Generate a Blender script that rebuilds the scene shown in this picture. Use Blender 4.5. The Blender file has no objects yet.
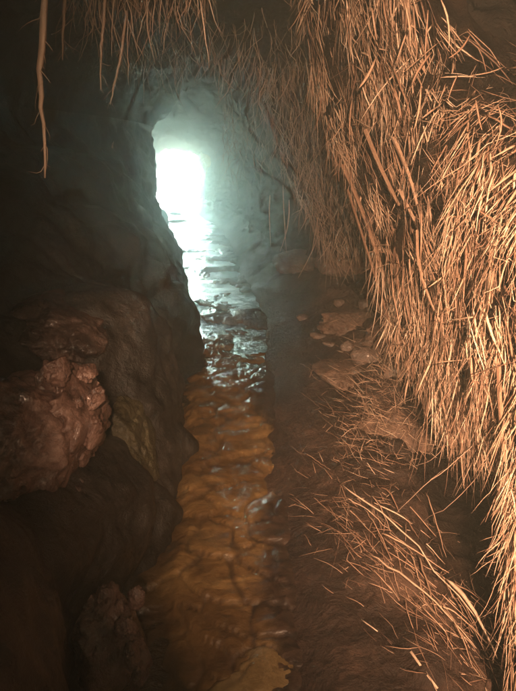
import bpy, math, random
import numpy as np
from mathutils import Vector
from mathutils.bvhtree import BVHTree

random.seed(7)
RNG = np.random.default_rng(11)
scene = bpy.context.scene
COL = scene.collection
R = math.radians

# ------------------------------------------------------------------ camera
CAM_Z, PITCH, FPX = 1.45, R(17.0), 541.0      # eye height, downward tilt, focal length in photo pixels (516 x 691)
cam_d = bpy.data.cameras.new('camera')
cam_d.sensor_fit = 'VERTICAL'
cam_d.sensor_height = 24.0
cam_d.lens = 24.0 * FPX / 691.0
cam_d.clip_start, cam_d.clip_end = 0.02, 500.0
cam = bpy.data.objects.new('camera', cam_d)
COL.objects.link(cam)
cam.location = (0, 0, CAM_Z)
cam.rotation_euler = (R(90) - PITCH, 0, 0)
scene.camera = cam

# ------------------------------------------------------------------ sky and sun (beyond the cave mouth)
SUN_EL, SUN_AZ = R(45), R(-20)                # azimuth measured from +Y towards +X
world = bpy.data.worlds.new('World')
scene.world = world
world.use_nodes = True
wn = world.node_tree
sky = wn.nodes.new('ShaderNodeTexSky')
sky.sky_type = 'NISHITA'
sky.sun_disc = False
sky.sun_elevation = SUN_EL
sky.sun_rotation = SUN_AZ
bg = wn.nodes['Background']
bg.inputs['Strength'].default_value = 0.15
wn.links.new(sky.outputs['Color'], bg.inputs['Color'])

sun_d = bpy.data.lights.new('sun', 'SUN')
sun_d.energy, sun_d.angle, sun_d.color = 4.0, R(0.5), (1.0, 0.95, 0.86)
sun = bpy.data.objects.new('sun', sun_d)
COL.objects.link(sun)
sd = Vector((math.sin(SUN_AZ) * math.cos(SUN_EL), math.cos(SUN_AZ) * math.cos(SUN_EL), math.sin(SUN_EL)))
sun.rotation_euler = (-sd).to_track_quat('-Z', 'Y').to_euler()
sun.location = sd * 60

# the warm torch carried by whoever stands in the cave (lights the near straw and rocks)
torch_d = bpy.data.lights.new('torch', 'SPOT')
torch_d.energy, torch_d.color = 32.0, (1.0, 0.6, 0.37)
torch_d.spot_size, torch_d.spot_blend, torch_d.shadow_soft_size = R(81), 1.0, 0.02
torch = bpy.data.objects.new('torch', torch_d)
COL.objects.link(torch)
torch.location = (0.1, -0.62, 1.76)
torch.rotation_euler = (Vector((1.08, 2.3, 1.1)) - torch.location).to_track_quat('-Z', 'Y').to_euler()

scene.view_settings.view_transform = 'Standard'
scene.view_settings.look = 'None'
scene.view_settings.gamma = 1.0
scene.view_settings.use_curve_mapping = False
scene.view_settings.exposure = 5.9
cy = scene.cycles
cy.max_bounces, cy.diffuse_bounces, cy.glossy_bounces = 5, 2, 3
cy.transmission_bounces, cy.volume_bounces, cy.transparent_max_bounces = 3, 2, 8
cy.sample_clamp_indirect = 1.5
cy.caustics_reflective = False
cy.caustics_refractive = False
cy.use_denoising = True
cy.adaptive_threshold = 0.02

# ------------------------------------------------------------------ helpers
CP, SP = math.cos(PITCH), math.sin(PITCH)
def ray(px, py):
    cx, cyv = (px - 258.0) / FPX, (345.5 - py) / FPX
    return Vector((cx, CP + SP * cyv, -SP + CP * cyv))
def at(px, py, Y):                            # the point seen in that direction, Y metres ahead
    d = ray(px, py)
    return Vector((0, 0, CAM_Z)) + d * (Y / d.y)

def hash3(i, j, k, seed):
    n = (i * 374761393 + j * 668265263 + k * 2147483647 + seed * 1274126177) & 0xFFFFFFFF
    n = ((n ^ (n >> 13)) * 1274126177) & 0xFFFFFFFF
    n = ((n ^ (n >> 16)) * 2246822519) & 0xFFFFFFFF
    return ((n ^ (n >> 15)) & 0xFFFFFF) / float(0xFFFFFF)
def vnoise(p, seed=0):                        # value noise, p (...,3) -> -1..1
    f = np.floor(p); t = p - f
    t = t * t * t * (t * (t * 6 - 15) + 10)
    i = f.astype(np.int64)
    out = 0
    for a in (0, 1):
        wa = t[..., 0] if a else 1 - t[..., 0]
        for b in (0, 1):
            wb = t[..., 1] if b else 1 - t[..., 1]
            for c in (0, 1):
                wc = t[..., 2] if c else 1 - t[..., 2]
                out = out + wa * wb * wc * hash3(i[..., 0] + a, i[..., 1] + b, i[..., 2] + c, seed)
    return out * 2 - 1
ROT = np.array([[0.36, 0.48, -0.8], [-0.8, 0.6, 0.0], [0.48, 0.64, 0.6]])
def fbm(p, octaves=4, seed=0, gain=0.5):
    out, amp = 0, 1.0
    q = p
    for o in range(octaves):
        out = out + amp * vnoise(q, seed + o)
        q = (q @ ROT.T) * 2.03
        amp *= gain
    return out
def ridged(p, octaves=4, seed=0):
    out, amp = 0, 1.0
    q = p
    for o in range(octaves):
        out = out + amp * (1 - 2 * np.abs(vnoise(q, seed + o)))
        q = (q @ ROT.T) * 2.1
        amp *= 0.5
    return out
def worley(p, seed=0, full=False):            # p (N,2) -> F1, F2, id random
    f = np.floor(p).astype(np.int64)
    f1 = np.full(p.shape[0], 9.0); f2 = f1.copy(); idr = np.zeros(p.shape[0]); oy = idr.copy()
    for dx in (-1, 0, 1):
        for dy in (-1, 0, 1):
            cx = f[:, 0] + dx; cyy = f[:, 1] + dy
            qx = cx + 0.1 + 0.8 * hash3(cx, cyy, cx * 0, seed)
            qy = cyy + 0.1 + 0.8 * hash3(cx, cyy, cx * 0 + 7, seed)
            d = np.hypot(p[:, 0] - qx, p[:, 1] - qy)
            r = hash3(cx, cyy, cx * 0 + 13, seed)
            m = d < f1
            f2 = np.where(m, f1, np.minimum(f2, d))
            idr = np.where(m, r, idr); oy = np.where(m, p[:, 1] - qy, oy)
            f1 = np.where(m, d, f1)
    return (f1, f2, idr, oy) if full else (f1, f2, idr)
def sstep(a, b, x):
    t = np.clip((x - a) / (b - a), 0, 1)
    return t * t * (3 - 2 * t)

def catmull(P, t):                            # P (n,d), t array in 0..n-1
    n = len(P)
    i = np.clip(np.floor(t).astype(int), 0, n - 2)
    f = (t - i)[:, None]
    p1, p2 = P[i], P[i + 1]
    p0 = P[np.maximum(i - 1, 0)]; p3 = P[np.minimum(i + 2, n - 1)]
    return 0.5 * (2 * p1 + (p2 - p0) * f + (2 * p0 - 5 * p1 + 4 * p2 - p3) * f**2 + (3 * p1 - p0 - 3 * p2 + p3) * f**3)

def link(name, me, material, parent=None, smooth=True):
    if material is not None and not me.materials:
        me.materials.append(material)
    if smooth:
        me.polygons.foreach_set('use_smooth', np.ones(len(me.polygons), bool))
    o = bpy.data.objects.new(name, me)
    COL.objects.link(o)
    o.parent = parent
    return o
def tag(o, label=None, cat=None, group=None, kind=None):
    if label: o['label'] = label
    if cat: o['category'] = cat
    if group: o['group'] = group
    if kind: o['kind'] = kind
    return o
def thing(name, loc, label, cat, group=None):
    o = bpy.data.objects.new(name, None)
    o.empty_display_size = 0.05
    COL.objects.link(o)
    o.location = loc
    return tag(o, label, cat, group)
def mesh(name, V, F):
    me = bpy.data.meshes.new(name)
    me.from_pydata(V.tolist() if isinstance(V, np.ndarray) else V, [], F.tolist() if isinstance(F, np.ndarray) else F)
    me.update()
    return me
def grid_faces(nu, nv, flip=False):
    a = np.arange(nu * nv).reshape(nu, nv)
    q = np.stack([a[:-1, :-1], a[1:, :-1], a[1:, 1:], a[:-1, 1:]], -1).reshape(-1, 4)
    return q[:, ::-1] if flip else q

# ------------------------------------------------------------------ materials
def mat(name):
    m = bpy.data.materials.new(name)
    m.use_nodes = True
    return m, m.node_tree.nodes, m.node_tree.links, m.node_tree.nodes['Principled BSDF']
def noise_node(N, L, scale, detail=6, rough=0.6, vec=None, dist=0.0):
    n = N.new('ShaderNodeTexNoise')
    n.inputs['Scale'].default_value = scale
    n.inputs['Detail'].default_value = detail
    n.inputs['Roughness'].default_value = rough
    n.inputs['Distortion'].default_value = dist
    if vec: L.new(vec, n.inputs['Vector'])
    return n
def ramp(N, L, src, stops):
    r = N.new('ShaderNodeValToRGB')
    e = r.color_ramp.elements
    while len(e) < len(stops): e.new(0.5)
    for k, (p, c) in enumerate(stops):
        e[k].position = p
        e[k].color = (*c, 1) if len(c) == 3 else (c[0], c[0], c[0], 1)
    L.new(src, r.inputs['Fac'])
    return r
def geo_coord(N):
    return N.new('ShaderNodeTexCoord').outputs['Object']
def bump_chain(N, L, b, items):
    prev = None
    for src, strength, dist in items:
        bp = N.new('ShaderNodeBump')
        bp.inputs['Strength'].default_value = strength
        bp.inputs['Distance'].default_value = dist
        L.new(src, bp.inputs['Height'])
        if prev: L.new(prev.outputs['Normal'], bp.inputs['Normal'])
        prev = bp
    L.new(prev.outputs['Normal'], b.inputs['Normal'])
    return prev
def rock_material(name, dark, mid, light, r0, r1, coat=0.0, big=3.0, relief=1.0, spec=0.5):
    m, N, L, b = mat(name)
    c = geo_coord(N)
    n1 = noise_node(N, L, big, 8, 0.62, c, 0.4)
    n2 = noise_node(N, L, 38, 6, 0.65, c)
    n3 = noise_node(N, L, 160, 4, 0.6, c)
    mx = N.new('ShaderNodeMath'); mx.operation = 'MULTIPLY_ADD'
    L.new(n2.outputs['Fac'], mx.inputs[0]); mx.inputs[1].default_value = 0.45
    sb = N.new('ShaderNodeMath'); sb.operation = 'MULTIPLY_ADD'
    L.new(n1.outputs['Fac'], sb.inputs[0]); sb.inputs[1].default_value = 1.0; sb.inputs[2].default_value = -0.22
    L.new(sb.outputs[0], mx.inputs[2])
    rc = ramp(N, L, mx.outputs[0], [(0.3, dark), (0.52, mid), (0.75, light)])
    L.new(rc.outputs['Color'], b.inputs['Base Color'])
    rr = ramp(N, L, n1.outputs['Fac'], [(0.35, (r0,)), (0.65, (r1,))])
    L.new(rr.outputs['Color'], b.inputs['Roughness'])
    b.inputs['Specular IOR Level'].default_value = spec
    if coat:
        b.inputs['Coat Weight'].default_value = coat
        b.inputs['Coat Roughness'].default_value = 0.16
        b.inputs['Coat IOR'].default_value = 1.33
    n0 = noise_node(N, L, 11, 5, 0.7, c, 0.8)
    bump_chain(N, L, b, [(n0.outputs['Fac'], 0.5 * relief, 0.06), (n2.outputs['Fac'], 0.6 * relief, 0.02), (n3.outputs['Fac'], 0.4, 0.005)])
    return m
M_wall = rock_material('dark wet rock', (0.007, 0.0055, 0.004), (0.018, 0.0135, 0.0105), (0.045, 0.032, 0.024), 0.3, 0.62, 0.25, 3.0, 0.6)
M_red = rock_material('wet red rock', (0.03, 0.018, 0.014), (0.13, 0.074, 0.058), (0.3, 0.19, 0.152), 0.16, 0.5, 0.6, 7.0, 0.7)
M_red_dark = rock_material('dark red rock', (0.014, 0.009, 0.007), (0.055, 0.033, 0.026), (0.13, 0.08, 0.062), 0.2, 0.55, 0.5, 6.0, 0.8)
M_earth = rock_material('dry brown earth', (0.03, 0.017, 0.011), (0.09, 0.05, 0.032), (0.18, 0.11, 0.072), 0.5, 0.8, 0.0, 3.0)
M_bank = rock_material('damp dark mud', (0.008, 0.0045, 0.0032), (0.028, 0.015, 0.01), (0.09, 0.05, 0.033), 0.5, 0.8, 0.0, 2.2, 1.0, 0.25)
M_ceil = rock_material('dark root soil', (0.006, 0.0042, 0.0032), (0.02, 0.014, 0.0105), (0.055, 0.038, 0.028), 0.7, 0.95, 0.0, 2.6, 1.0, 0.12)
M_tan = rock_material('tan clay', (0.3, 0.14, 0.025), (0.45, 0.23, 0.04), (0.52, 0.3, 0.07), 0.35, 0.6, 0.2)
M_olive = rock_material('olive clay', (0.025, 0.02, 0.01), (0.06, 0.048, 0.022), (0.1, 0.082, 0.04), 0.4, 0.7, 0.15, 4.0)
M_pale = rock_material('pale clay', (0.09, 0.055, 0.022), (0.17, 0.115, 0.05), (0.27, 0.19, 0.09), 0.2, 0.4, 0.5, 5.0, 0.25)
M_stone = rock_material('river stone', (0.045, 0.028, 0.02), (0.1, 0.064, 0.047), (0.18, 0.125, 0.095), 0.3, 0.55, 0.2, 9.0)
M_shade_soil = rock_material('shade-dark soil', (0.004, 0.0024, 0.0016), (0.011, 0.006, 0.004), (0.032, 0.018, 0.011), 0.8, 0.95, 0.0, 6.0, 1.0, 0.1)  # near-black soil; shade of the hollow and strand gaps put into its colour
M_ground = rock_material('pale dry ground', (0.2, 0.16, 0.11), (0.34, 0.28, 0.2), (0.45, 0.39, 0.3), 0.8, 0.95, 0.0, 0.7)

def floor_material():
    m, N, L, b = mat('wet orange sandstone')
    c = geo_coord(N)
    mp = N.new('ShaderNodeMapping'); mp.inputs['Scale'].default_value = (1.0, 1.5, 1.0)
    L.new(c, mp.inputs['Vector'])
    n1 = noise_node(N, L, 4.0, 7, 0.6, mp.outputs[0], 0.5)
    n2 = noise_node(N, L, 22, 5, 0.55, mp.outputs[0], 0.3)
    n3 = noise_node(N, L, 90, 4, 0.6, mp.outputs[0])
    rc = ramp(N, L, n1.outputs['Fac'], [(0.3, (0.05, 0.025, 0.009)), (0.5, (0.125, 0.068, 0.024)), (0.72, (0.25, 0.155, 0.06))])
    sa = N.new('ShaderNodeAttribute'); sa.attribute_name = 'silt_shade'
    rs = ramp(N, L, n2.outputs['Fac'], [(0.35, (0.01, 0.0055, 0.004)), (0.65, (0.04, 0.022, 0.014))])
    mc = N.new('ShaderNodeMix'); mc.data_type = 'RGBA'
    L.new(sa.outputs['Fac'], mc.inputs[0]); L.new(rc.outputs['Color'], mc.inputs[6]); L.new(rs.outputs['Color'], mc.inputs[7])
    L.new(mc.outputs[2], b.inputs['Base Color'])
    b.inputs['Roughness'].default_value = 0.42
    b.inputs['Coat Weight'].default_value = 1.0
    b.inputs['Coat Roughness'].default_value = 0.10
    b.inputs['Coat IOR'].default_value = 1.33
    bp = bump_chain(N, L, b, [(n2.outputs['Fac'], 0.35, 0.02), (n3.outputs['Fac'], 0.35, 0.004)])
    L.new(bp.outputs['Normal'], b.inputs['Coat Normal'])
    return m
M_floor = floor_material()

def water_material():
    m, N, L, b = mat('shallow running water')
    N.remove(b)
    out = N['Material Output']
    c = geo_coord(N)
    mp = N.new('ShaderNodeMapping'); mp.inputs['Scale'].default_value = (1.0, 1.8, 1.0)
    L.new(c, mp.inputs['Vector'])
    n1 = noise_node(N, L, 26, 4, 0.6, mp.outputs[0], 0.5)
    n2 = noise_node(N, L, 90, 3, 0.55, mp.outputs[0], 0.3)
    b1 = N.new('ShaderNodeBump'); b1.inputs['Strength'].default_value = 0.75; b1.inputs['Distance'].default_value = 0.02
    b2 = N.new('ShaderNodeBump'); b2.inputs['Strength'].default_value = 0.5; b2.inputs['Distance'].default_value = 0.006
    L.new(n1.outputs['Fac'], b1.inputs['Height']); L.new(n2.outputs['Fac'], b2.inputs['Height'])
    L.new(b1.outputs['Normal'], b2.inputs['Normal'])
    g = N.new('ShaderNodeBsdfGlossy'); g.inputs['Roughness'].default_value = 0.05
    t = N.new('ShaderNodeBsdfTransparent'); t.inputs['Color'].default_value = (0.62, 0.6, 0.5, 1)
    f = N.new('ShaderNodeFresnel'); f.inputs['IOR'].default_value = 1.33
    L.new(b2.outputs['Normal'], g.inputs['Normal']); L.new(b2.outputs['Normal'], f.inputs['Normal'])
    mx = N.new('ShaderNodeMixShader')
    L.new(f.outputs[0], mx.inputs[0]); L.new(t.outputs[0], mx.inputs[1]); L.new(g.outputs[0], mx.inputs[2])
    L.new(mx.outputs[0], out.inputs['Surface'])
    return m
M_water = water_material()

def fibre_material(name, stops, rough=0.55):
    m, N, L, b = mat(name)
    a = N.new('ShaderNodeAttribute'); a.attribute_name = 'tint'
    n = noise_node(N, L, 60, 3, 0.6, geo_coord(N))
    ad = N.new('ShaderNodeMath'); ad.operation = 'MULTIPLY_ADD'
    L.new(n.outputs['Fac'], ad.inputs[0]); ad.inputs[1].default_value = 0.35
    L.new(a.outputs['Fac'], ad.inputs[2])
    rc = ramp(N, L, ad.outputs[0], stops)
    L.new(rc.outputs['Color'], b.inputs['Base Color'])
    b.inputs['Roughness'].default_value = rough
    b.inputs['Specular IOR Level'].default_value = 0.35
    return m
M_straw = fibre_material('dry straw', [(0.12, (0.075, 0.038, 0.024)), (0.4, (0.22, 0.125, 0.08)), (0.7, (0.4, 0.26, 0.175)), (1.0, (0.6, 0.45, 0.33))])
M_root = fibre_material('pale root', [(0.1, (0.1, 0.06, 0.04)), (0.5, (0.26, 0.17, 0.12)), (1.0, (0.42, 0.31, 0.23))], 0.6)

# ------------------------------------------------------------------ the cave: rings of control points along +Y
# each ring: left floor edge, up the left wall, over the ceiling, down the right wall and bank, right floor edge (x, z)
RINGS = [
 (-4.0, [(-.35,0),(-.45,.3),(-.6,.7),(-.9,1.1),(-1.1,1.6),(-.8,2.1),(-.1,2.3),(.6,2.2),(1.1,1.8),(1.15,1.2),(.95,.7),(.6,.35),(.12,.02)]),
 (0.0, [(-.35,0),(-.45,.3),(-.6,.7),(-1.0,1.1),(-1.35,1.6),(-.95,2.2),(-.1,2.45),(.7,2.35),(1.25,1.9),(1.4,1.1),(1.15,.02),(.45,.15),(.12,.02)]),
 (1.2, [(-.33,.04),(-.40,.3),(-.52,.6),(-.9,.9),(-1.4,1.5),(-1.05,2.15),(-.1,2.45),(.65,2.4),(1.3,2.0),(1.5,1.2),(1.2,.0),(.46,.16),(.12,.05)]),
 (2.2, [(-.38,.08),(-.45,.35),(-.6,.7),(-1.0,.95),(-1.55,1.5),(-1.1,2.2),(-.1,2.5),(.6,2.45),(1.25,2.05),(1.5,1.25),(1.2,.12),(.56,.22),(.10,.09)]),
 (3.3, [(-.46,.13),(-.56,.5),(-.78,.9),(-1.35,1.3),(-1.9,1.9),(-1.3,2.45),(-.1,2.6),(.5,2.5),(1.05,2.05),(1.4,1.3),(1.2,.65),(.7,.36),(.07,.14)]),
 (4.6, [(-.53,.18),(-.62,.5),(-.9,.95),(-1.3,1.4),(-1.75,2.0),(-1.2,2.55),(-.2,2.65),(.4,2.5),(.85,2.05),(1.15,1.4),(1.08,.85),(.66,.42),(.06,.19)]),
 (7.0, [(-.9,.28),(-1.02,.6),(-1.22,1.05),(-1.27,1.6),(-1.34,2.1),(-1.05,2.6),(-.6,2.7),(.0,2.5),(.4,2.0),(.6,1.4),(.5,.9),(.2,.5),(-.2,.29)]),
 (11.4, [(-1.9,.45),(-2.1,.75),(-2.4,1.25),(-2.55,1.8),(-2.55,2.2),(-2.15,2.6),(-1.5,2.75),(-.9,2.6),(-.5,2.1),(-.35,1.5),(-.4,1.0),(-.5,.7),(-.68,.46)]),
 (15.0, [(-2.62,.58),(-2.95,.9),(-3.15,1.4),(-3.2,1.8),(-3.05,2.25),(-2.7,2.6),(-2.2,2.68),(-1.7,2.5),(-1.2,2.1),(-1.15,1.6),(-1.3,1.15),(-1.45,.85),(-1.55,.6)]),
 (18.0, [(-3.28,.7),(-3.34,.95),(-3.28,1.4),(-3.2,1.8),(-3.05,2.15),(-2.85,2.36),(-2.5,2.4),(-2.1,2.28),(-1.68,2.02),(-1.8,1.65),(-2.0,1.25),(-2.15,.95),(-2.2,.7)]),
]
RY = np.array([r[0] for r in RINGS])
RP = np.array([r[1] for r in RINGS], float)          # (nr, 13, 2)
FLOOR_L, FLOOR_R = RP[:, 0].copy(), RP[:, 12].copy()
RP[:, 0, 1] -= 0.16; RP[:, 0, 0] -= 0.02      # wall foot and bank foot go down below the stream bed
RP[:, 12, 1] -= 0.07; RP[:, 12, 0] -= 0.18; RP[:, 11, 1] += 0.04
def floor_at(y):
    return [np.interp(y, RY, q) for q in (FLOOR_L[:, 0], FLOOR_R[:, 0], 0.5 * (FLOOR_L[:, 1] + FLOOR_R[:, 1]))]
def ring_at(y):                               # y array -> (ny, 13, 2), smooth along Y
    out = np.empty((len(y), 13, 2))
    i = np.clip(np.searchsorted(RY, y) - 1, 0, len(RY) - 2)
    h = RY[i + 1] - RY[i]
    t = (y - RY[i]) / h
    m = np.gradient(RP.reshape(len(RY), -1), RY, axis=0).reshape(RP.shape)
    t = t[:, None, None]; h = h[:, None, None]
    return ((2*t**3 - 3*t**2 + 1) * RP[i] + (t**3 - 2*t**2 + t) * h * m[i] + (-2*t**3 + 3*t**2) * RP[i + 1] + (t**3 - t**2) * h * m[i + 1])

ys = [-4.0]
while ys[-1] < 18.0:
    y = ys[-1]
    ys.append(y + (0.25 if y < 0 else 0.04 if y < 0.6 else max(0.011, 0.0068 * y)))
ys[-1] = 18.0
ys = np.array(ys)
NS = 260
ss = np.linspace(0, 12, NS)
rings = ring_at(ys)
G = np.empty((len(ys), NS, 3))
for k in range(len(ys)):
    xz = catmull(rings[k], ss)
    G[k, :, 0], G[k, :, 1], G[k, :, 2] = xz[:, 0], ys[k], xz[:, 1]
Ty = np.gradient(G, axis=0); Ts = np.gradient(G, axis=1)
Nrm = np.cross(Ts, Ty); Nrm /= np.linalg.norm(Nrm, axis=2, keepdims=True) + 1e-9
# make normals point into the cave
cen = np.stack([rings[:, :, 0].mean(1), ys, rings[:, :, 1].mean(1)], 1)[:, None, :]
if ((cen - G) * Nrm).sum(2).mean() < 0: Nrm = -Nrm
S2 = np.broadcast_to(ss, G.shape[:2])
wl = 1 - sstep(3.6, 4.6, S2); wr = sstep(7.4, 8.4, S2); wc = 1 - wl - wr
bankw = sstep(9.3, 10.3, S2)
edge = sstep(0.0, 0.5, S2) * (1 - 0.85 * sstep(10.9, 11.6, S2))
calm = 1 - 0.7 * sstep(4.5, 6.0, G[..., 1]) * (1 - sstep(8.5, 10.5, G[..., 1]))
rockL = 0.16 * calm * fbm(G * 1.5, 3, 21) + - 0.028 * ridged((G + 0.12 * fbm(G * 2.2, 2, 77)[..., None]) * np.array([3.2, 3.0, 3.6]), 4, 5) + 0.009 * fbm(G * 17, 3, 9)
soilR = 0.10 * fbm(G * 1.9, 4, 31) + 0.03 * fbm(G * 11, 3, 33) + 0.012 * ridged(G * 26, 2, 35)
bankd = 0.045 * fbm(G * 3.1, 4, 41) - 0.02 * ridged((G + 0.05 * fbm(G * 5, 2, 47)[..., None]) * np.array([9, 6, 9]), 3, 43) + 0.008 * fbm(G * 32, 2, 45)
roof = 0.14 * fbm(G * 1.6, 4, 51) + 0.03 * fbm(G * 9, 3, 53)
disp = wl * rockL + wc * roof + wr * ((1 - bankw) * soilR + bankw * bankd)
fade_mouth = 1 - 0.55 * sstep(14.0, 17.5, ys)[:, None]
G = G + Nrm * (disp * edge * fade_mouth)[..., None]

def strip(name, j0, j1, material):
    sub = G[:, j0:j1 + 1]
    me = mesh(name, sub.reshape(-1, 3), grid_faces(sub.shape[0], sub.shape[1]))
    return tag(link(name, me, material), kind='structure')
jL = int(np.argmin(abs(ss - 4.0))); jR = int(np.argmin(abs(ss - 8.0)))
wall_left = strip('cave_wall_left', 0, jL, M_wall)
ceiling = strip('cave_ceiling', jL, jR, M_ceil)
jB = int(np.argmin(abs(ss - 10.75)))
wall_right = strip('cave_wall_right', jR, jB, M_shade_soil)
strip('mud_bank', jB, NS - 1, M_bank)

# back of the cave behind the viewer, and the cliff round the mouth
def fan(name, ring, centre, material):
    V = [tuple(v) for v in ring] + [centre]
    n = len(ring)
    return tag(link(name, mesh(name, V, [(k, (k + 1) % n, n) for k in range(n)]), material), kind='structure')
fan('cave_back_wall', G[0], (0.0, -4.3, 1.1), M_wall)
e = G[-1]
c0 = np.array([-2.6, 18.0, 1.5])
rows = [e]
for k, s in enumerate((1.08, 1.35, 2.0, 3.2, 5.5, 9.0)):
    d = (e - c0) * s + c0
    d[:, 1] = 18.0 + 0.12 * k - (0.35 * (k + 1) * (d[:, 2] > 1.5)) + 0.25 * k * vnoise(d * 0.9, 3)
    d[:, 2] = np.maximum(d[:, 2], 0.55)
    rows.append(d)
cl = np.array(rows)
tag(link('cliff', mesh('cliff', cl.reshape(-1, 3), grid_faces(cl.shape[0], NS)), M_tan), kind='structure')

# ------------------------------------------------------------------ floor: scalloped, stepped sandstone under a film of water
NF = 150
us = np.linspace(-0.35, 1.25, NF)
xl, xr, zf = floor_at(ys)
fx = xl[:, None] + (xr - xl)[:, None] * us[None, :]
fy = np.broadcast_to(ys[:, None], fx.shape)
fz = np.broadcast_to(zf[:, None], fx.shape).copy()
pp = np.stack([fx, fy, fx * 0], -1)
w1 = fbm(pp * 2.6, 3, 61); w2 = fbm(pp * 7.0, 2, 63)
a = np.stack([(fx + 0.07 * w1 + 0.02 * w2) * 4.8, (fy + 0.11 * w1 + 0.025 * w2 + 0.22 * fx) * 7.4], -1).reshape(-1, 2)
f1, f2, rid, foy = worley(a, 3, True)
foy = foy.reshape(fx.shape)
f1, f2, rid = f1.reshape(fx.shape), f2.reshape(fx.shape), rid.reshape(fx.shape)
lobe = 0.011 * np.sqrt(sstep(0.0, 0.3, f2 - f1)) - (0.008 - 0.003 * sstep(2.6, 4.5, fy)) * foy + 0.004 * (rid - 0.5)
a2 = np.stack([(fx + 0.04 * w1) * 8, (fy + 0.05 * w2) * 21], -1).reshape(-1, 2)
g1, g2, gid, goy = worley(a2, 8, True)
fine = 0.45 * (-0.006 * goy.reshape(fx.shape) + 0.004 * np.sqrt(sstep(0, 0.5, g2 - g1)).reshape(fx.shape) + 0.004 * (gid.reshape(fx.shape) - 0.5)) * sstep(-.5, .3, w1)
farw = 1.0 - 0.45 * sstep(2.6, 5, fy)
U2 = np.broadcast_to(us, fx.shape)
mid = 1 - 0.8 * sstep(0.9, 1.15, U2)
fz += (lobe * farw + fine) * mid + 0.018 * w1 + 0.003 * fbm(pp * 24, 3, 65)
fz -= 0.035 * (1 - sstep(0.0, 0.2, U2 + 0.1 * w1)) * (1 - sstep(5, 9, fy))      # gutter along the left wall
fz += 0.012 * sstep(0.6, 1.0, U2) - 0.02 * sstep(1.0, 1.25, U2)
FL = np.stack([fx, fy, fz], -1)
me_f = mesh('cave_floor', FL.reshape(-1, 3), grid_faces(len(ys), NF))
silt_shade = me_f.attributes.new('silt_shade', 'FLOAT', 'POINT')  # silt plus painted-in shade: right band and creases; dark reflection in the left gutter
silt_shade.data.foreach_set('value', np.clip(sstep(0.74, 1.06, U2 + 0.16 * w1 + 0.06 * w2) + 0.55 * (1 - sstep(0.0, 0.12, U2 + .1 * w1)) + (0.3 + 0.4 * sstep(-.3, .5, w1)) * (1 - sstep(0.0, 0.11, f2 - f1 + 0.05 * w2)), 0, 1).astype(np.float32).ravel())
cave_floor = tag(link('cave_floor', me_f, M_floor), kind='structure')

# water film: a sheet at the level of the hollows
yw = ys[ys > -0.5][::3]
rw = ring_at(yw)
uw = np.linspace(-0.3, 1.22, 40)
wl_, wr2, wzf = floor_at(yw)
wx = wl_[:, None] + (wr2 - wl_)[:, None] * uw
wz = np.broadcast_to(wzf[:, None], wx.shape) - 0.034 + 0.044 * sstep(1.8, 5.0, yw)[:, None]
wp = np.stack([wx, np.broadcast_to(yw[:, None], wx.shape), wz], -1)
wp[..., 2] += 0.004 * fbm(wp * np.array([5, 12, 1]), 3, 71)
tag(link('water', mesh('water', wp.reshape(-1, 3), grid_faces(len(yw), 40)), M_water), kind='structure')

# ------------------------------------------------------------------ ground outside the mouth
gx = np.linspace(-28, 24, 70); gy = np.linspace(17.6, 58, 70)
GX, GY = np.meshgrid(gx, gy, indexing='ij')
gp = np.stack([GX, GY, GX * 0], -1)
gz = 0.68 - 0.02 * (GY - 18) + 3.2 * sstep(28, 56, GY) + 0.18 * fbm(gp * 0.5, 4, 81) * sstep(18.5, 24, GY) - 0.04
tag(link('ground', mesh('ground', np.stack([GX, GY, gz], -1).reshape(-1, 3), grid_faces(70, 70)), M_ground), kind='structure')

# ------------------------------------------------------------------ ray casting onto what is built (to rest things on it)
VV = np.concatenate([G.reshape(-1, 3), FL.reshape(-1, 3)])
FF = np.concatenate([grid_faces(len(ys), NS), grid_faces(len(ys), NF) + len(ys) * NS])
bvh = BVHTree.FromPolygons(VV.tolist(), FF.tolist())
EYE = Vector((0, 0, CAM_Z))
def hit(px, py):
    d = ray(px, py).normalized()
    p, n, i, dist = bvh.ray_cast(EYE, d)
    if p is None: return at(px, py, 3.0), Vector((0, 0, 1))
    if n.dot(d) > 0: n = -n
    return p, n

# ------------------------------------------------------------------ rocks
def ico(sub):
    import bmesh
    bm = bmesh.new(); bmesh.ops.create_icosphere(bm, subdivisions=sub, radius=1.0)
    V = np.array([v.co[:] for v in bm.verts]); F = [[v.index for v in f.verts] for f in bm.faces]
    bm.free(); return V, F
ICO = {k: ico(k) for k in (2, 3, 5, 6)}
def rock(name, loc, size, seed, sub=5, rough=0.3, knob=0.0, material=None, rot=(0, 0, 0), label='', cat='rock', group=None, facets=5):
    V, F = ICO[sub]
    sc_ = np.array(size) / np.mean(size)
    Q = V * sc_
    r = 1 + rough * fbm(Q * 1.3 + seed * 3.7, 4, seed) * 0.6
    if knob:
        Q = Q + 0.25 * fbm(Q * 1.7, 2, seed + 9)[:, None]
        r = r - knob * ridged(Q * 2.6 + seed, 3, seed + 2) * 0.5 + 0.2 * knob * fbm(Q * 12 + seed, 3, seed + 4)
    # flatten facets
    for q in range(facets):
        d = RNG.normal(size=3); d /= np.linalg.norm(d)
        h = (V * r[:, None]) @ d
        lim = 0.72
        r = np.where(h > lim, r * (lim + 0.25 * (h - lim)) / np.maximum(h, 1e-6), r)
    W = V * r[:, None] * np.array(size)
    me = mesh(name, W, F)
    o = link(name, me, material or M_wall)
    o.location = loc; o.rotation_euler = rot
    ROCKS.append(o)
    return tag(o, label, cat, group)
ROCKS, ROCKF = [], []

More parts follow.
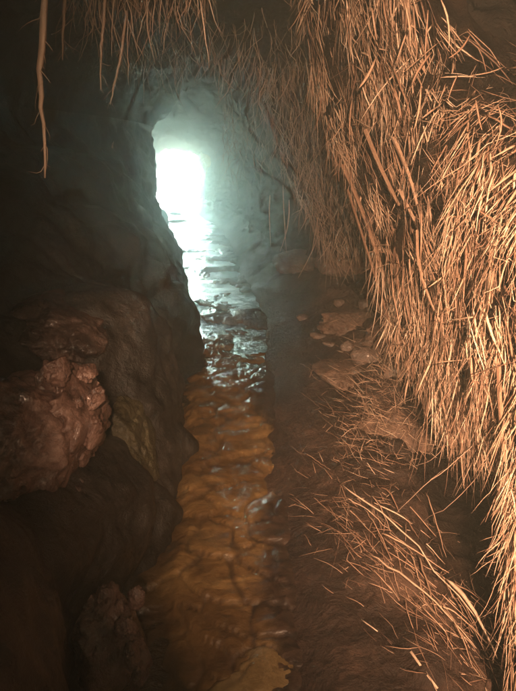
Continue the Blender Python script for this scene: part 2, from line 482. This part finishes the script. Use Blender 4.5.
knobbly = rock('rock', at(70, 420, 1.56), (0.11, 0.2, 0.21), 4, 6, 0.4, 0.24, M_red, (0, 0, 0),
     'knobbly wet reddish rock with a pale glistening top, jutting from the dark cave wall')
rock('rock', at(14, 440, 1.42), (0.17, 0.24, 0.18), 9, 6, 0.4, 0.08, M_red, (0.2, 0.35, 0.1),
     'smooth reddish boulder at the picture edge, left of the knobbly wet rock')
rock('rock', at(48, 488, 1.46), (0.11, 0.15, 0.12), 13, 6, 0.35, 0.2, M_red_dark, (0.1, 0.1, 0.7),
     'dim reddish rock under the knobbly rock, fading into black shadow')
lumpy = rock('rock', at(108, 650, 1.26), (0.12, 0.17, 0.19), 17, 6, 0.4, 0.2, M_red, (0, 0, 0),
     'lumpy red brown rock low on the wall beside the orange stream bed')
def add_knob(owner, kp, ks, kseed):
    kb = rock('knob', Vector(kp) - owner.location, ks, kseed, 5, 0.35, 0.2, M_red, (0, 0, 0))
    for q in ('label', 'category'):
        if q in kb: del kb[q]
    kb.parent = owner
for k, (px, py, r_) in enumerate([(92,372,.03),(100,398,.028),(98,432,.033),(84,455,.034),(60,372,.04),(62,455,.036),(78,402,.026),(70,438,.025),(52,410,.03),(66,418,.018)]):
    p_, n_ = at(px * .9 + 5, py, 1.475), None
    add_knob(knobbly, p_, (r_ * .9, r_ * 1.3, r_ * (1.0 + .3 * (k % 3))), 200 + 3 * k)
for kp, ks, kseed in ((at(137, 598, 1.30), (.028, .03, .036), 19), (at(131, 656, 1.17), (.026, .035, .04), 23), (at(126, 628, 1.2), (.03, .03, .03), 27), (at(138, 676, 1.14), (.02, .03, .03), 28)):
    add_knob(lumpy, kp, ks, kseed)
rock('rock', at(136, 470, 2.12), (0.11, 0.3, 0.3), 29, 6, 0.25, 0.1, M_olive, (0.15, -0.12, 0.15), facets=0, label=
     'smooth olive tan wall slab tapering down to the black gutter beside the stream')
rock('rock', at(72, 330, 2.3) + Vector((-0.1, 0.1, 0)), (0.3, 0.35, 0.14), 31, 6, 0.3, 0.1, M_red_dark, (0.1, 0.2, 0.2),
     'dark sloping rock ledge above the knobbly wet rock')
rock('rock', at(270, 680, 1.22) - Vector((0, 0, .01)), (0.17, 0.12, 0.035), 37, 5, 0.35, 0.03, M_pale, (0.05, 0, 0.45), facets=0, label=
     'pale yellowish slab in the stream bed at the bottom of the picture')
rock('rock', (-2.85, 19.4, 0.72), (0.45, 0.3, 0.2), 41, 5, 0.35, 0.15, M_stone, (0, 0, 0.2),
     'low dark rock lying in the bright cave mouth')
rock('rock', (-2.62, 17.3, 0.70), (0.3, 0.16, 0.13), 44, 5, 0.35, 0.15, M_stone, (0, 0, 0.1),
     'low dark stone lying across the sill of the cave mouth')
for (x_, y_, w_, h_, lab_) in [(-2.75, 15.6, .2, .08, 'flat dark stone in the middle of the glare below the cave mouth'), (-2.2, 14.6, .26, .09, 'broad dark stone in the stream, nearest below the glare on its right'),
                               (-1.85, 13.0, .22, .07, 'low wet stone in the stream well below the cave mouth')]:
    rock('rock', (x_, y_, np.interp(y_, RY, FLOOR_L[:, 1]) + .01), (w_, w_ * .8, h_), int(60 + y_), 5, 0.35, 0.12, M_stone, (0, 0, y_), lab_)
rock('rock', (-2.35, 16.9, 0.66), (0.2, 0.25, 0.12), 43, 5, 0.35, 0.15, M_stone, (0, 0, 0.9),
     'dark stone in the glaring water just inside the cave mouth')
rock('rock', (-2.95, 16.0, 0.62), (0.14, 0.2, 0.09), 47, 5, 0.35, 0.15, M_stone, (0, 0, 0.1),
     'small dark stone at the edge of the glare, against the wall by the mouth')

rock('rock', (-1.42, 16.6, 1.35), (0.28, 0.95, 0.95), 51, 6, 0.25, 0.1, M_tan, (0, 0, 0.56),
     'tan clay buttress catching the daylight just right of the cave mouth')
rock('rock', (-3.32, 17.0, 2.1), (0.24, 0.4, 0.28), 57, 5, 0.3, 0.15, M_tan, (0, 0, 0.2),
     'small orange brown rock at the upper left rim of the cave mouth')
# earth mounds and stones on the right bank
def bank_rock(px, py, size, seed, label, material=M_bank, knob=0.15, rot=None, sub=5, name='rock', cat='rock', group=None, sink=0.6):
    p, n = hit(px, py)
    p = p + Vector((0, 0, size[2] * (1 - 2 * sink) * 0.5))
    return rock(name, p, size, seed, sub, 0.3, knob, material, rot or (0, 0, random.uniform(0, 3)), label, cat, group)
bank_rock(396, 428, (0.15, 0.26, 0.10), 53, 'tan earth mound under the hanging straw, strewn with fine stalks', M_earth, 0.1, (0, 0, 0.4), 6, 'earth_mound', 'mound')
bank_rock(345, 262, (0.3, 0.3, 0.16), 59, 'hazy earth lump at the foot of the farther root mat', M_earth, 0.2, None, 5, 'earth_mound', 'mound')
bank_rock(300, 262, (0.28, 0.4, 0.15), 61, 'rounded mud shelf under the thin hanging roots in the haze', M_earth, 0.12, None, 5, 'earth_mound', 'mound')
bank_rock(352, 322, (0.22, 0.3, 0.12), 71, 'lumpy brown earth ledge on the bank between the stones and the farther root mat', M_earth, 0.22, None, 5, 'earth_mound', 'mound')
bank_rock(338, 372, (0.16, 0.26, 0.06), 73, 'low reddish mud hump beside the stream, below the flat stone slivers', M_earth, 0.2, (0, 0, 0.3), 5, 'earth_mound', 'mound')
bank_rock(388, 342, (0.14, 0.2, 0.14), 79, 'steep brown clod against the wall behind the straw tips', M_earth, 0.22, None, 5, 'earth_mound', 'mound')
STONES = [
 (304, 318, (.075, .05, .035), 'grey oval stone lying alone on the hazy mud slope'),
 (323, 324, (.04, .03, .03), 'tiny grey stone just right of the oval stone on the mud slope'),
 (322, 337, (.12, .035, .028), 'long flat sliver of stone on the bank, upper of a pair'),
 (333, 345, (.09, .028, .022), 'short flat sliver of stone on the bank, lower of a pair'),
 (347, 347, (.055, .05, .05), 'rounded brown stone above the pair of flat slivers on the bank'),
 (372, 357, (.13, .07, .07), 'large smooth brown stone on the bank beside the hanging straw tips'),
 (360, 372, (.05, .035, .03), 'small reddish stone below the large smooth bank stone'),
 (395, 375, (.07, .06, .10), 'upright dark stone in the recess behind the hanging straw'),
 (366, 305, (.07, .06, .05), 'angular clod on the far bank, below the root tip'),
 (340, 303, (.06, .05, .04), 'small clod high on the hazy bank, left of the root tip'),
]
for k, (px, py, size, lab) in enumerate(STONES):
    bank_rock(px, py, size, 100 + k * 3, lab, M_stone, 0.12, (0.1, 0.15, -0.5 + 0.1 * k), 3, 'stone', 'stone')

# let later things rest on the rocks too
bpy.context.view_layer.update()
for o in ROCKS:
    k0 = len(VV)
    nv_ = len(o.data.vertices)
    co = np.empty(nv_ * 3); o.data.vertices.foreach_get('co', co)
    mw = np.array(o.matrix_world)
    VV = np.concatenate([VV, co.reshape(-1, 3) @ mw[:3, :3].T + mw[:3, 3]])
    tri = np.empty(len(o.data.polygons) * 3, np.int32); o.data.polygons.foreach_get('vertices', tri)
    ROCKF.extend((tri.reshape(-1, 3) + k0).tolist())
bvh = BVHTree.FromPolygons(VV.tolist(), FF.tolist() + ROCKF)

# ------------------------------------------------------------------ fibres: straw, roots, stalks
class Fibres:
    """collects strands; each strand = list of points + width + flatness"""
    def __init__(self): self.items = []
    def add(self, pts, w, flat, tint, up=None): self.items.append((np.array(pts, float), w, flat, tint, up))
def strand_geo(pts, w, flat, up=None, stiff=False):
    n = len(pts)
    T = np.gradient(pts, axis=0); T /= np.linalg.norm(T, axis=1, keepdims=True) + 1e-9
    ref = np.array(up if up is not None else RNG.normal(size=3)); 
    A = np.cross(T, ref); A /= np.linalg.norm(A, axis=1, keepdims=True) + 1e-9
    B = np.cross(T, A)
    s = np.linspace(0, 1, n)
    taper = np.clip(np.minimum(1.0, 0.55 + 3 * s), 0, 1) * (1 - 0.75 * s**2.2)
    if flat < 0.2: taper = np.clip(np.sin(np.pi * (0.12 + 0.86 * s)) ** 0.6, 0.12, 1)      # leaf blade
    if flat > 0.9: taper = 1 - 0.3 * s                                                    # cane, snapped off
    h = (w * 0.5 * taper)[:, None]
    c = [pts + A * h, pts + B * h * flat, pts - A * h, pts - B * h * flat]
    V = np.stack(c, 1).reshape(-1, 3)
    F = []
    for i in range(n - 1):
        for k in range(4):
            F.append((i*4 + k, i*4 + (k+1) % 4, (i+1)*4 + (k+1) % 4, (i+1)*4 + k))
    F.append((3, 2, 1, 0)); q = (n-1)*4; F.append((q, q+1, q+2, q+3))
    return V, F
def fibre_mesh(name, items, origin):
    Vs, Fs, Ts, off = [], [], [], 0
    for pts, w, flat, tint, up in items:
        V, F = strand_geo(pts, w, flat, up)
        Vs.append(V); Fs.extend([tuple(i + off for i in f) for f in F]); Ts.append(np.full(len(V), tint)); off += len(V)
    V = np.concatenate(Vs) - np.array(origin)
    me = mesh(name, V, Fs)
    at_ = me.attributes.new('tint', 'FLOAT', 'POINT')
    at_.data.foreach_set('value', np.concatenate(Ts).astype(np.float32))
    return me
def emit(root, fib, part, stuff, material, nmax=300):
    """the strands that show largest become parts, the rest one mass"""
    def seen(it):
        p = it[0].mean(0); d = np.linalg.norm(p - np.array(EYE))
        L_ = np.linalg.norm(np.diff(it[0], axis=0), axis=1).sum()
        m = Vector(p) - EYE
        zz = m.y * CP - m.z * SP
        u = m.x / max(zz, .01) * FPX + 258
        v = 345.5 - (m.y * SP + m.z * CP) / max(zz, .01) * FPX
        inside = 0 <= u <= 516 and 0 <= v <= 691 and zz > 0
        return (inside, L_ * it[1] / d**2)
    its = sorted(fib.items, key=seen, reverse=True)
    o3 = root.location
    for it in its[:nmax]:
        link(part, fibre_mesh(part, [it], o3), material, root)
    if its[nmax:]:
        tag(link(stuff, fibre_mesh(stuff, its[nmax:], o3), material, root), kind='stuff')

def grow(p, d, length, n=7, grav=0.25, wob=0.18, bend=None):
    p = np.array(p, float); d = np.array(d, float); d /= np.linalg.norm(d) + 1e-9
    bend = RNG.normal(size=3) * 0.12 if bend is None else np.array(bend)
    pts = [p.copy()]
    st = length / (n - 1)
    kink = int(RNG.integers(2, n)) if RNG.uniform() < 0.25 else -1
    for k in range(n - 1):
        d = d + np.array([0, 0, -1]) * grav * st * 4 + bend * st * 6 + RNG.normal(size=3) * wob * 0.4
        if k == kink: d = d + RNG.normal(size=3) * 0.55
        d /= np.linalg.norm(d)
        p = p + d * st
        pts.append(p.copy())
    return pts

def bulge(p): return 0.06 * fbm(p * np.array([5, 5, 3.0]), 3, 95)
class Patch:
    """a curved sheet through control points given as columns of rows"""
    def __init__(self, cols): self.C = np.array([[tuple(q) for q in c] for c in cols])     # (nu, nv, 3)
    def pos(self, u, v):
        u = np.atleast_1d(u); v = np.atleast_1d(v)
        nu, nv = self.C.shape[:2]
        cols = np.stack([catmull(self.C[k], v * (nv - 1)) for k in range(nu)], 0)          # (nu, n, 3)
        out = np.empty((len(u), 3))
        for i in range(len(u)):
            out[i] = catmull(cols[:, i], np.array([u[i] * (nu - 1)]))[0]
        return out
    def frame(self, u, v, h=0.01):
        p = self.pos(u, v)
        a = np.minimum(u + h, 1); b = np.maximum(u - h, 0); c = np.minimum(v + h, 1); d = np.maximum(v - h, 0)
        du = self.pos(a, v) - self.pos(b, v); dv = self.pos(u, c) - self.pos(u, d)
        du /= np.linalg.norm(du, axis=1, keepdims=True); dv /= np.linalg.norm(dv, axis=1, keepdims=True)
        n = np.cross(du, dv); n /= np.linalg.norm(n, axis=1, keepdims=True)
        eye = np.array(EYE) - p
        s = np.sign((n * eye).sum(1)); n *= s[:, None]
        return p, du, dv, n
    def sheet(self, nu, nv, amp, seed, back=0.0):
        u, v = np.meshgrid(np.linspace(0, 1, nu), np.linspace(0, 1, nv), indexing='ij')
        p, du, dv, n = self.frame(u.ravel(), v.ravel())
        p = p + n * (amp * fbm(p * 6, 4, seed) + amp * 0.6 * fbm(p * 21, 2, seed + 5) - back + (bulge(p) if seed == 3 else 0))[:, None]
        return p.reshape(nu, nv, 3)
def soil_sheet(root, patch, nu, nv, amp, seed, back, name='soil'):
    p = patch.sheet(nu, nv, amp, seed, back) - np.array(root.location)
    o = link(name, mesh(name, p.reshape(-1, 3), grid_faces(nu, nv)), M_shade_soil, root)
    sm = o.modifiers.new('thickness', 'SOLIDIFY'); sm.thickness = 0.05; sm.offset = 0
    return o

# --- near straw mat on the right wall
near = Patch([
 [at(296,-30,4.0), at(318,80,3.8), at(337,150,3.5), at(374,240,3.1), at(396,325,2.75), at(436,415,2.3)],
 [at(340,-40,3.3), at(365,70,3.1), at(385,150,2.9), at(415,250,2.6), at(432,340,2.35), at(455,430,2.05)],
 [at(400,-50,2.7), at(425,60,2.65), at(440,150,2.3), at(462,250,2.1), at(472,350,1.95), at(480,440,1.8)],
 [at(480,-60,2.9), at(500,50,2.8), at(505,150,1.95), at(512,260,1.65), at(514,360,1.55), at(512,455,1.5)],
 [at(600,-60,2.4), at(600,60,2.3), at(600,160,1.5), at(600,260,1.25), at(590,370,1.2), at(570,475,1.2)],
])
root_near = thing('straw_mat', near.C[2, 5].tolist(), 'thick mat of dry orange straw hanging off the near wall, brightly lit', 'straw mat')
soil_sheet(root_near, near, 90, 90, 0.035, 3, 0.05)
fb = Fibres()
NN = 6500
NC = 900                                       # tufts: strands of one tuft share root, lie and colour
cu = RNG.uniform(0, 1, NC); cv = RNG.uniform(-0.02, 0.97, NC)
keep = ~((cu > 0.56) & (cv < 0.30) & (RNG.uniform(size=NC) < 0.95))
cu, cv = cu[keep], cv[keep]
u, v, cid = [], [], []
for k in range(len(cu)):
    for q in range(int(RNG.integers(5, 14))):
        u.append(np.clip(cu[k] + RNG.normal(0, .013), 0, 1)); v.append(np.clip(cv[k] + RNG.normal(0, .02), 0, .99)); cid.append(k)
u, v = np.array(u), np.array(v)
p, du, dv, n = near.frame(u, v)
bl = bulge(p); swirl = fbm(p * 4, 2, 97)
c_side = RNG.normal(0, .36, NC); c_out = RNG.normal(.08, .14, NC); c_tint = RNG.normal(.42, .22, NC); c_len = RNG.uniform(.08, .33, NC); c_off = RNG.uniform(-.06, .045, NC)
c_bend = RNG.normal(size=(NC, 3)) * .07
for i in range(len(u)):
    k = cid[i]
    if bl[i] < -0.03 and k % 4: continue
    d = dv[i] + du[i] * (c_side[k] + RNG.normal(0, .13) + .3 * swirl[i]) + n[i] * (c_out[k] + RNG.normal(0, .07))
    if RNG.uniform() < .05: d = du[i] * RNG.choice([-1, 1]) + dv[i] * RNG.normal(.3, .5) + n[i] * RNG.uniform(0, .3)
    wide = RNG.uniform() < .4
    w = RNG.uniform(.0045, .012) if wide else RNG.uniform(.0016, .0046)
    fb.add(grow(p[i] + n[i] * (c_off[k] + RNG.uniform(-.012, .012) + 1.2 * bl[i]), d, c_len[k] * RNG.uniform(.5, 1.2), 6, .25, .16, c_bend[k] + RNG.normal(size=3) * .05),
           w, .18 if wide else .7, np.clip(c_tint[k] + RNG.normal(0, .14), 0, .95), n[i] + RNG.normal(size=3) * .6)
# fringe along the lower edge
uu = np.sort(RNG.uniform(0.0, 1, 520)); vv = RNG.uniform(0.86, 0.985, 520)
p, du, dv, n = near.frame(uu, vv)
for i in range(520):
    d = dv[i] + du[i] * RNG.normal(0, 0.25) + n[i] * RNG.normal(0.02, 0.15)
    fb.add(grow(p[i] + n[i] * RNG.uniform(-.03, .03), d, RNG.uniform(0.07, 0.2), 7, 0.7, 0.2), RNG.uniform(0.002, 0.006), 0.4, RNG.uniform(0.15, 0.8))
# left edge: strands poking out past the silhouette
vv = RNG.uniform(0.05, 0.98, 260); uu = RNG.uniform(0, 0.05, 260)
p, du, dv, n = near.frame(uu, vv)
for i in range(260):
    d = dv[i] * RNG.uniform(.5, 1) - du[i] * RNG.uniform(0.0, 0.5) + n[i] * RNG.normal(0, .2)
    fb.add(grow(p[i], d, RNG.uniform(0.06, 0.22), 6, 0.4, 0.2), RNG.uniform(0.0015, 0.004), 0.6, RNG.uniform(0, .7))
# thick canes running down through the mat
CANES = [(368,130,3.0, 402,205,2.72,.026,.4), (396,138,2.70, 420,205,2.45,.026,.5), (402,190,2.6, 440,270,2.25,.024,.45), (345,165,3.35, 392,300,2.85,.028,.3), (350,190,3.3, 396,335,2.7,.018,.2),
         (420,230,2.3, 448,330,2.05,.014,.45), (398,250,2.65, 430,380,2.28,.016,.3),
         (455,300,2.05, 478,420,1.78,.018,.35), (488,290,1.78, 470,390,1.85,.015,.5), (502,330,1.62, 508,460,1.46,.02,.3), (436,330,2.2,452,430,2.0,.014,.5)]
for (x0, y0, Y0, x1, y1, Y1, w, t_) in CANES:
    a0, a1 = np.array(at(x0, y0, Y0)), np.array(at(x1, y1, Y1))
    off = np.array([-0.015, -0.01, 0.0])
    sag = RNG.normal(size=3) * 0.014
    pts = [a0 + (a1 - a0) * t + off + sag * math.sin(t * 3.14) for t in np.linspace(0, 1, 5)]
    link('cane', fibre_mesh('cane', [(np.array(pts), w * .8, 0.95, t_ * .8, None)], root_near.location), M_straw, root_near, False)
# broad flat blades in the upper part
for (x0, y0, x1, y1, Y, w) in [(376,58,359,88,2.75,.02),(412,20,396,64,2.5,.013),(432,52,412,84,2.35,.016),(404,0,410,48,2.4,.012),(384,0,388,26,2.7,.02),(345,10,350,50,3.1,.014),
                               (441,0,449,48,2.2,.011),(421,85,414,130,2.3,.012),(458,75,448,100,2.15,.010),(470,35,449,58,2.15,.010),(394,85,402,120,2.5,.012),(352,100,350,140,3.0,.014),
                               (476,100,482,130,1.95,.010),(516,145,492,158,1.75,.009),(498,105,494,150,1.8,.008),(372,8,377,40,2.8,.015),(428,10,425,60,2.35,.012)]:
    a0, a1 = np.array(at(x0, y0, Y)), np.array(at(x1, y1, Y - 0.04))
    k = RNG.normal(size=3) * 0.007
    pts = [a0 + (a1 - a0) * t + k * math.sin(t * 3.14) for t in np.linspace(0, 1, 6)]
    fb.add(pts, w * .8, 0.12, RNG.uniform(.2, .6), np.array(EYE) - a0 + RNG.normal(size=3) * .8)
emit(root_near, fb, 'straw', 'straw_tangle', M_straw)
# curly rootlets hanging in front of the dark hollow under the fringe
for (px, py, Y, L_) in [(446,435,1.95,.22),(455,430,1.95,.27),(462,440,1.9,.2),(470,445,1.82,.24),(478,440,1.8,.42),(489,450,1.7,.2),(496,440,1.65,.3),(440,425,2.1,.16),(484,460,1.75,.34),(505,455,1.55,.25)]:
    pts = grow(at(px, py, Y), (RNG.normal(0, .25), -0.1, -1), L_, 12, 0.5, 0.35)
    link('rootlet', fibre_mesh('rootlet', [(np.array(pts), RNG.uniform(.003, .006), .7, RNG.uniform(.1, .5), None)], root_near.location), M_root, root_near)

# --- lower cascade at the right picture edge
low = Patch([[at(512,462,1.42), at(508,520,1.3), at(511,590,1.12), at(517,680,.98)],
             [at(536,462,1.32), at(530,520,1.2), at(530,590,1.06), at(530,690,.93)],
             [at(580,462,1.2), at(580,520,1.1), at(580,600,1.0), at(580,700,.88)]])
root_low = thing('straw_tuft', low.C[1, 3].tolist(), 'drooping tuft of dry straw at the picture edge below the thick mat', 'straw tuft')
soil_sheet(root_low, low, 40, 50, 0.02, 13, 0.04)
fb = Fibres()
u = RNG.uniform(0, 1, 560); v = RNG.uniform(0, 0.97, 560)
p, du, dv, n = low.frame(u, v)
for i in range(560):
    d = dv[i] + du[i] * RNG.normal(-.1, .25) + n[i] * RNG.normal(.05, .12)
    fb.add(grow(p[i] + n[i] * RNG.uniform(-.02, .02), d, RNG.uniform(.06, .2), 7, .4, .15), RNG.uniform(.0015, .0045), .5, RNG.uniform(.05, .75))
for i in range(40):
    q = at(508 + RNG.uniform(-4, 6), RNG.uniform(450, 600), 1.25)
    fb.add(grow(q, (RNG.normal(-.35, .2), -.1, -1), RNG.uniform(.08, .16), 7, .4, .2), RNG.uniform(.0015, .0035), .6, RNG.uniform(.2, .8))
emit(root_low, fb, 'straw', 'straw_tangle', M_straw, 200)

# --- farther root mat on the right shoulder, in the haze
far = Patch([[at(250,-10,6.2), at(258,70,6.1), at(275,140,5.9), at(298,195,5.5), at(332,262,4.9)],
             [at(290,-10,5.6), at(292,70,5.5), at(305,130,5.4), at(322,190,5.2), at(345,255,4.75)],
             [at(345,-10,4.9), at(345,70,4.9), at(352,140,4.8), at(362,200,4.7), at(366,240,4.6)]])
root_far = thing('root_mat', far.C[1, 4].tolist(), 'farther mat of fine roots on the wall shoulder, greyed by haze behind the near straw', 'root mat')
soil_sheet(root_far, far, 60, 60, 0.06, 23, 0.06)
fb = Fibres()
NN = 1500
u = RNG.uniform(0, 1, NN); v = RNG.uniform(0, .98, NN)
p, du, dv, n = far.frame(u, v)
for i in range(NN):
    d = dv[i] + du[i] * RNG.normal(0, .4) + n[i] * RNG.normal(.1, .2)
    fb.add(grow(p[i] + n[i] * RNG.uniform(-.04, .04), d, RNG.uniform(.1, .4), 6, .3, .2), RNG.uniform(.003, .008), .6, RNG.uniform(.1, .8))
emit(root_far, fb, 'root', 'root_tangle', M_root, 200)

# --- fine pale roots hanging from the ceiling, far and near
def ceiling_roots(name, label, spots, cat, part, wr_, lr, seed_tint=(.2, .8), curl=.25, nmax=300):
    first = at(*spots[0])
    rt = thing(name, first.to_tuple(), label, cat)
    f_ = Fibres()
    for (px, py, Y) in spots:
        q = at(px, py, Y)
        d = Vector((RNG.normal(0, .25), RNG.normal(0, .25), -1))
        f_.add(grow(q, d, RNG.uniform(*lr), 9, .35, curl), RNG.uniform(*wr_), .7, RNG.uniform(*seed_tint))
    emit(rt, f_, part, part + '_tangle', M_root, nmax)
    return rt
sp = []
for k in range(820):
    px = RNG.uniform(120, 330); py = RNG.uniform(-12, 60) + max(0, (px - 190)) * 0.32
    sp.append((px, py, RNG.uniform(4.6, 7.4)))
for k in range(260):
    sp.append((RNG.uniform(222, 300), RNG.uniform(70, 170), RNG.uniform(6.6, 8.6)))
ceiling_roots('root_net', 'loose net of thin pale roots hanging from the hazy ceiling right of the mouth', sp, 'roots', 'root', (.003, .009), (.12, .46), curl=.45, nmax=280)
sp = [(RNG.uniform(70, 215), RNG.uniform(-45, 8), RNG.uniform(2.6, 4.2)) for k in range(250)]
sp += [(RNG.uniform(200, 330), RNG.uniform(-30, 30), RNG.uniform(4.2, 6.0)) for k in range(130)]
ceiling_roots('root_fringe', 'fringe of pinkish lit roots hanging from the ceiling at the top edge', sp, 'roots', 'root', (.0025, .009), (.08, .34), (.2, 1.0), .34)

def single_root(path, w, label, tint=.7, group=None):
    P_ = np.array([tuple(at(*q)) for q in path])
    t = np.linspace(0, len(P_) - 1, 14)
    pts = catmull(P_, t) + RNG.normal(size=(14, 3)) * w * .1
    o = thing('hanging_root', pts[0].tolist(), label, 'root', group)
    link('root', fibre_mesh('root', [(pts, w, .75, tint, None)], o.location), M_root, o)
    hair = [(np.array(grow(pts[k], (RNG.normal(0, .6), 0, -1), RNG.uniform(.015, .09), 6, .3, .4)), w * RNG.uniform(.07, .2), .8, tint * .7, None) for k in list(range(0, 13)) * 2]
    for h_ in hair: link('side_rootlet', fibre_mesh('side_rootlet', [h_], o.location), M_root, o)
    return o
single_root([(46,-20,1.75),(43,40,1.75),(40,75,1.76),(42,120,1.78),(46,178,1.8)], .022, 'long thick pinkish root hanging alone at the left of the ceiling', .8)
single_root([(126,10,2.9),(122,50,2.9),(115,80,2.92),(110,105,2.95)], .016, 'pale slanting root below the root fringe, its tip bending to the left', .8)
single_root([(106,-10,2.6),(103,25,2.6),(101,50,2.6),(100,90,2.62)], .016, 'straight thin root hanging down at the left end of the root fringe', .6)
single_root([(65,-15,2.3),(64,10,2.3),(63,30,2.3),(62,60,2.3)], .014, 'faint short root between the long thick root and the fringe', .4)
wy = hit(113, 140)[0].y - 0.03
single_root([(113,140,wy + .05),(112,148,wy),(109,160,wy)], .02, 'tiny pale rootlet standing out against the hazy dark wall', .8)
# thin straight roots in front of the hazy far bank
for (px, py, Y, L_) in [(270,195,6.6,.62),(283,185,6.3,.75),(289,200,6.2,.6),(300,190,5.9,.45),(312,190,5.8,.4),(320,222,5.4,.6),(330,232,5.2,.4)]:
    pts = grow(at(px, py, Y), (RNG.normal(0, .06), 0, -1), L_, 10, .3, .08)
    o = thing('hanging_root', pts[0].tolist(), 'thin straight root hanging before the hazy mud shelf', 'root', 'thin roots over the mud shelf')
    link('root', fibre_mesh('root', [(np.array(pts), RNG.uniform(.01, .022), .8, RNG.uniform(.3, .7), None)], o.location), M_root, o)

# --- straw litter lying on the bank
root_lit = thing('straw_litter', tuple(hit(385, 420)[0]), 'fine straw litter scattered over the tan mound under the mat', 'straw litter')
fb = Fibres()
for k in range(700):
    px = RNG.normal(378, 26); py = RNG.normal(405, 42)
    q, nn = hit(px, py)
    if (q - EYE).length < 1.2: continue
    d = np.array([RNG.normal(-.3, .6), RNG.normal(.4, .5), RNG.normal(.2, .25)])
    fb.add(grow(q + nn * 0.012, d, RNG.uniform(.04, .14), 6, .15, .2), RNG.uniform(.0012, .0032), .6, RNG.uniform(.1, .8))
emit(root_lit, fb, 'straw', 'straw_tangle', M_straw, 200)
root_lit2 = thing('straw_litter', tuple(hit(430, 600)[0]), 'dark litter of broken straw on the near bank under the long stalks', 'straw litter')
fb = Fibres()
for k in range(420):
    t = RNG.uniform(0, 1); px = 345 + 150 * t + RNG.normal(0, 28); py = 500 + 175 * t + RNG.normal(0, 26)
    q, nn = hit(px, py)
    d = np.array([RNG.normal(-.4, .5), RNG.normal(.8, .5), RNG.normal(.1, .2)])
    fb.add(grow(q + nn * 0.008, d, RNG.uniform(.03, .13), 6, .15, .2), RNG.uniform(.0012, .004), .5, RNG.uniform(0, .6))
emit(root_lit2, fb, 'straw', 'straw_tangle', M_straw, 150)

# --- long stalks lying on the near bank, each one a thing
def stalk(x0, y0, x1, y1, w, label, lift=0.02, tint=.5, group=None, sag=.02):
    a0, n0 = hit(x0, y0); a1, n1 = hit(x1, y1)
    a0 = np.array(a0 + n0 * lift); a1 = np.array(a1 + n1 * lift)
    pts = []
    short = np.linalg.norm(a1 - a0) < .14
    for t in np.linspace(0, 1, 4 if short else 10):
        q = a0 + (a1 - a0) * t + np.array([0, 0, (0 if short else sag) * math.sin(t * 3.14)]) + RNG.normal(size=3) * .006 * min(1, np.linalg.norm(a1 - a0))
        pts.append(q)
    o = thing('straw_stalk', pts[0].tolist(), label, 'stalk', group)
    link('stem', fibre_mesh('stem', [(np.array(pts), w * (.7 if short else 1), .95 if short else .6, tint, None)], o.location), M_straw, o)
    return o
stalk(345,490, 500,668, .011, 'longest thick dry stalk lying down the near bank to the picture corner', .05, .75, None, .06)
stalk(440,588, 497,672, .016, 'broad bent straw blade beside the longest stalk on the near bank', .04, .7, None, .03)
stalk(372,560, 470,655, .008, 'thin pale stalk lying parallel below the longest stalk', .03, .6, None, .04)
stalk(413,656, 438,691, .014, 'short bright orange stick at the bottom edge of the near bank', .02, .7)
stalk(362,622, 378,634, .007, 'short pale broken straw lying alone on the dark mud', .01, .85)
stalk(420,495, 440,560, .006, 'upright straw standing at the top of the dark bank hollow', .03, .5)
for k in range(34):
    t = RNG.uniform(0, 1)
    x0 = 355 + 105 * t + RNG.normal(0, 14); y0 = 500 + 120 * t + RNG.normal(0, 16)
    ln = RNG.uniform(25, 75); an = R(RNG.normal(48, 13))
    stalk(x0, y0, min(x0 + ln * math.cos(an), 512), min(y0 + ln * math.sin(an), 689), RNG.uniform(.003, .008),
          'loose dry stalk strewn over the near mud bank below the mat', RNG.uniform(.01, .04), RNG.uniform(.2, .7), 'loose stalks on the near bank', RNG.uniform(0, .03))
for k in range(16):
    x0 = RNG.uniform(285, 350); y0 = RNG.uniform(340, 500)
    ln = RNG.uniform(12, 32); an = R(RNG.normal(38, 14))
    stalk(x0, y0, x0 + ln * math.cos(an), y0 + ln * math.sin(an), RNG.uniform(.003, .006),
          'short twig half sunk in the dark mud slope beside the water', .006, RNG.uniform(.1, .5), 'twigs in the mud slope', .0)

# ------------------------------------------------------------------ haze filling the cave and the air before its mouth
hz = mesh('haze', [(x, y, z) for z in (-1.6, 7.5) for y in (-6, 59.5) for x in (-29.5, 25.5)],
          [(2, 3, 1, 0), (5, 7, 6, 4), (1, 5, 4, 0), (6, 7, 3, 2), (4, 6, 2, 0), (3, 7, 5, 1)])
m, N, L, b = mat('damp air')
N.remove(b)
pv = N.new('ShaderNodeVolumePrincipled')
pv.inputs['Color'].default_value = (0.77, 0.95, 0.89, 1)
pv.inputs['Density'].default_value = 0.062
pv.inputs['Anisotropy'].default_value = 0.81
L.new(pv.outputs[0], N['Material Output'].inputs['Volume'])
tag(link('haze', hz, m, smooth=False), kind='stuff')
